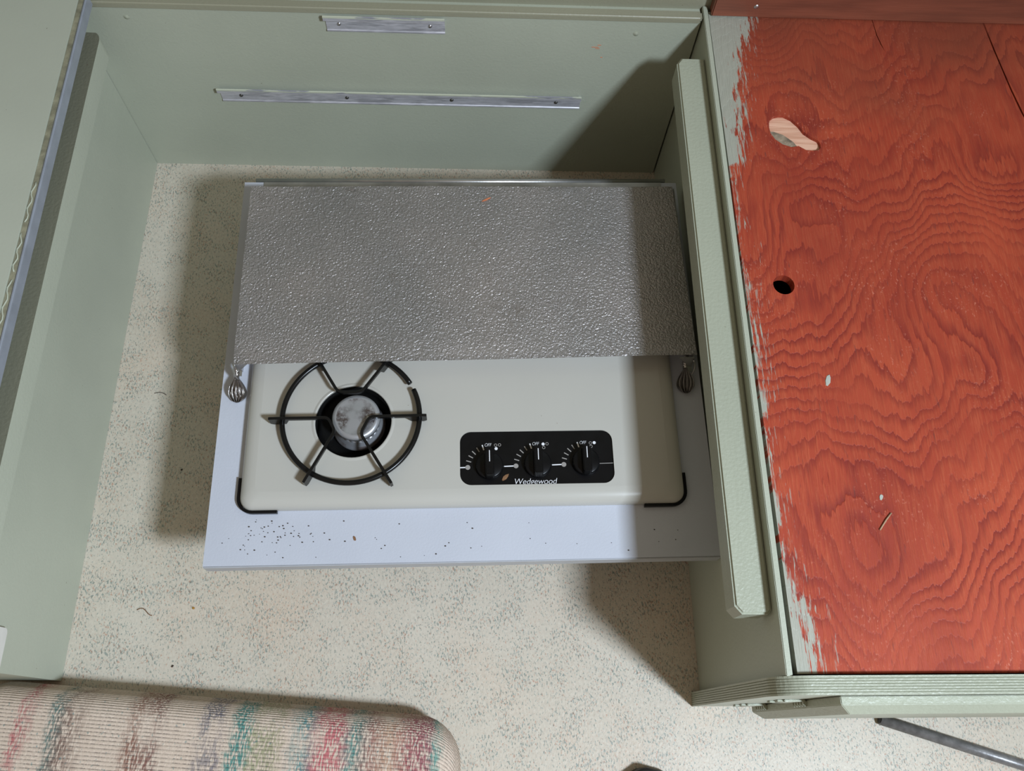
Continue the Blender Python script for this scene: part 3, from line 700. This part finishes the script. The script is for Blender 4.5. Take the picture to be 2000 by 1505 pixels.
def vee(a, b, c_, d):
    A, B, Cc, D = (Vector(q) for q in (a, b, c_, d)); path = []
    zf, zh = ZT + 0.0012, 0.2075
    def lerp(p, q, t): return p + (q - p) * t
    la = (B - A).length; ld_ = (D - Cc).length
    path.append((*A, zf + 0.003, zh - 0.0005)); path.append((*lerp(A, B, 0.004 / la), zf, zh))
    path.append((*lerp(A, B, 0.020 / la), zf + 0.001, zh)); path.append((*lerp(A, B, 0.025 / la), 0.2020, zh))
    path.append((*lerp(A, B, 1 - 0.006 / la), 0.2020, zh))
    for i in range(1, 5):
        t = i / 5; p = lerp(lerp(lerp(A, B, 1 - 0.006 / la), B, t), lerp(B, lerp(B, Cc, 0.35), t), t); path.append((*p, 0.2020, zh))
    for i in range(1, 5):
        t = i / 5; p = lerp(lerp(lerp(Cc, B, 0.35), Cc, t), lerp(Cc, lerp(Cc, D, 0.006 / ld_), t), t); path.append((*p, 0.2020, zh))
    path.append((*lerp(Cc, D, 0.006 / ld_), 0.2020, zh))
    path.append((*lerp(D, Cc, 0.025 / ld_), 0.2020, zh)); path.append((*lerp(D, Cc, 0.020 / ld_), zf + 0.001, zh))
    path.append((*lerp(D, Cc, 0.004 / ld_), zf, zh)); path.append((*D, zf + 0.003, zh - 0.0005))
    bar(path)
vee((.0761, .1750), (.1505, .1754), (.1594, .1578), (.1246, .0920))
vee((.2725, .1770), (.2014, .1763), (.1909, .1543), (.2308, .0895))
vee((.1285, .2630), (.1608, .2094), (.1899, .2090), (.2262, .2600))

# ------------------------------------------------------------------ cushion
cu_e = empty('seat_cushion', 'cream woven seat cushion with teal, maroon and olive blocks lying on the floor', 'cushion', (0.529, -0.8849, 0), math.radians(-4.8))
bm = bmesh.new()
CX, CY, CZ = 0.62, 0.50, 0.085
bmesh.ops.create_grid(bm, x_segments=1, y_segments=1, size=1); bm.clear()
def cush_section(f):
    """outline in plan shrunk by f metres"""
    return rrect(-CX + f, -f, -CY + f, -f, max(0.055 - f, 0.006), 8)
R_ = 0.032; lv = []
for i in range(9):
    a = PI / 2 * i / 8; lv.append((R_ * (1 - math.sin(a)) , R_ * (1 - math.cos(a)) + 0.0005))
lv = [(f, z) for f, z in lv] + [(-0.004, CZ * 0.5)] + [(f, CZ - z) for f, z in reversed(lv)]
rings = [[bm.verts.new((x_, y_, z)) for x_, y_ in cush_section(f)] for f, z in lv]
for A_, B_ in zip(rings, rings[1:]):
    n = len(A_)
    for i in range(n): bm.faces.new((A_[i], A_[(i + 1) % n], B_[(i + 1) % n], B_[i]))
bm.faces.new(rings[0])
last = rings[-1]
for f, dz in ((0.055, 0.0015), (0.09, 0.003), (0.15, 0.005), (0.22, 0.006)):
    nr = [bm.verts.new((x_, y_, CZ + dz)) for x_, y_ in rrect(-CX + f, -f, -CY + f, -f, 0.01, 8)]
    for i in range(len(nr)): bm.faces.new((last[i], last[(i + 1) % len(nr)], nr[(i + 1) % len(nr)], nr[i]))
    last = nr
bm.faces.new(last)
bm_obj('cushion_cover', bm, M['fabric'], cu_e, smooth=True)
# ------------------------------------------------------------------ pipe and shoe on the floor
pp = empty('metal_pipe', 'dull grey steel pipe lying on the floor beside the cabinet door', 'pipe', (1.09, -0.886, 0))
tube('tube_wall', [(0, 0, 0.0072), (0.36, -0.114, 0.0072)], 0.0072, M['pipe'], pp, n=20)
e = tube('end_plug', [(-0.0014, 0.0004, 0.0072), (0.001, -0.0003, 0.0072)], 0.0050, M['sole'], pp, n=16)

sh = empty('shoe', 'dark navy shoe with a rounded toe and black sole on the speckled floor', 'shoe', (0.765, -0.945, 0), math.radians(6))
def shoe_outline(t):      # half width along the length, t from toe (0) to heel (1)
    return 0.050 * (1 - (1 - min(1, t / 0.22)) ** 2.4) ** 0.5 * (1 - 0.28 * max(0, math.sin(PI * min(1, max(0, (t - 0.25) / 0.75))) ** 1.0) * 0.7) * (1 if t < 0.9 else math.sqrt(max(0.02, 1 - ((t - 0.9) / 0.1) ** 2)))
def shoe_body(name, z0f, z1f, grow, mat):
    bm = bmesh.new(); N_ = 40; rows = []
    for i in range(N_ + 1):
        t = max(0.002, i / N_); w = shoe_outline(t) * grow; y_ = 0.008 * (grow - 1) * 10 - 0.28 * t
        zl, zh = z0f(t), z1f(t); row = []
        for j in range(17):
            a = PI * j / 16; row.append(bm.verts.new((w * math.cos(a), y_, zl + (zh - zl) * math.sin(a) ** 0.55)))
        rows.append(row)
    for a, b in zip(rows, rows[1:]):
        for j in range(16): bm.faces.new((a[j], a[j + 1], b[j + 1], b[j]))
        bm.faces.new((a[0], b[0], b[16], a[16]))
    bm.faces.new(rows[0]); bm.faces.new(rows[-1])
    return bm_obj(name, bm, mat, sh, smooth=True)
shoe_body('sole', lambda t: 0.0, lambda t: 0.022, 1.04, M['sole'])
shoe_body('upper', lambda t: 0.014, lambda t: 0.024 + 0.034 * min(1, (t / 0.25)) ** 0.6 + 0.045 * max(0, (t - 0.3) / 0.7) ** 0.8, 0.95, M['shoe'])

# ------------------------------------------------------------------ small debris
def chip(name, x, y, z, l, w, rz, mat, label, cat, group=None, th=0.0008):
    bm = bmesh.new(); n = 7
    lp_ = [(l / 2 * math.cos(2 * PI * i / n) * random.uniform(0.7, 1.05), w / 2 * math.sin(2 * PI * i / n) * random.uniform(0.7, 1.1)) for i in range(n)]
    a = [bm.verts.new((p, q, 0.0001)) for p, q in lp_]; b = [bm.verts.new((p * 0.9, q * 0.9, th * random.uniform(0.7, 1.3))) for p, q in lp_]
    bm.faces.new(a); bm.faces.new(b)
    for i in range(n): bm.faces.new((a[i], a[(i + 1) % n], b[(i + 1) % n], b[i]))
    o = bm_obj(name, bm, mat, None, (x, y, z)); o.rotation_euler = (0, 0, rz)
    return tag(o, label, cat, group)
cY, sY = math.cos(YAW), math.sin(YAW)
def W_(x, y): return CO[0] + cY * x - sY * y, CO[1] + sY * x + cY * y
x, y = W_(0.1842, 0.0309); chip('wood_chip', x, y, ZB, 0.0085, 0.0040, -1.1, M['chip'], 'brown wood chip on the white counter in front of the burner', 'chip')
chip('wood_sliver', 0.5565, -0.2108, ZL + 0.0006, 0.018, 0.0032, 0.5, M['orange_chip'], 'orange wood sliver lying on the hammered metal lid', 'chip')
x, y = W_(0.3705, 0.1005); chip('wood_chip', x, y, ZP + 0.0002, 0.013, 0.0052, 0.8, M['chip'], 'brown wood flake on the black control panel', 'chip')
chip('paint_chip', 0.9414, -0.5334, 0.340, 0.017, 0.0065, 1.2, M['green_chip'], 'pale green paint chip on the red plywood seat', 'chip')
chip('paint_chip', 0.9785, -0.6690, 0.340, 0.008, 0.0045, 1.2, M['green_chip'], 'tiny pale paint fleck beside the straw on the red seat', 'chip')
tag(tube('straw_bit', [(0.9705, -0.7048, 0.3409), (0.979, -0.694, 0.3412), (0.986, -0.6866, 0.3409)], 0.0009, M['straw'], n=7), 'thin bit of straw lying on the red plywood seat', 'straw')
tag(tube('thread', [(0.0833 + 0.0213 * t, -0.7395 - 0.004 * t + 0.0035 * math.sin(t * 5), 0.0007) for t in [i / 12 for i in range(13)]], 0.0006, M['chip'], n=6), 'short curled brown thread on the speckled floor', 'thread')
tag(tube('thread', [(0.0586 + 0.018 * t, -0.4207 - 0.003 * t + 0.003 * math.sin(t * 3), 0.0007) for t in [i / 12 for i in range(13)]], 0.0005, M['hair'], n=6), 'dark curved hair on the floor beside the green bench', 'hair')
tag(tube('straw_bit', [(0.2445, -0.855, 0.0008), (0.2455, -0.866, 0.001), (0.2475, -0.8775, 0.0008)], 0.0007, M['straw'], n=6), 'tan stalk on the floor touching the cushion edge', 'straw')
chip('crumb', 0.159, -0.7371, 0, 0.0040, 0.0036, 0.4, M['amber'], 'amber crumb on the speckled floor', 'crumb', None, 0.0015)
chip('crumb', 0.1156, -0.5402, 0, 0.0046, 0.0028, 0.5, M['crumb'], 'dark crumb on the floor between bench and counter', 'crumb', None, 0.0012)
chip('crumb', 0.1414, -0.8126, 0, 0.0044, 0.0030, 0.9, M['crumb'], 'grey brown crumb on the floor near the cushion', 'crumb', None, 0.0012)
# pepper-like crumbs on the counter: too small and many to tell apart
bm = bmesh.new()
for i in range(90):
    if i < 55: lx, ly = random.gauss(0.085, 0.032), random.gauss(0.040, 0.011)
    else: lx, ly = random.uniform(0.05, 0.60), random.uniform(0.006, 0.056)
    if not (0.012 < lx < 0.62 and 0.004 < ly < 0.0575): continue
    x, y = W_(lx, ly); r = random.uniform(0.0004, 0.0009)
    bmesh.ops.create_icosphere(bm, subdivisions=1, radius=r, matrix=Matrix.Translation((x, y, ZB + r * 0.5)) @ Matrix.Diagonal((1.5, 1, 0.55, 1)))
o = bm_obj('pepper_crumbs', bm, M['crumb']); tag(o, 'fine dark crumbs scattered on the white counter front', 'crumbs'); o['kind'] = 'stuff'
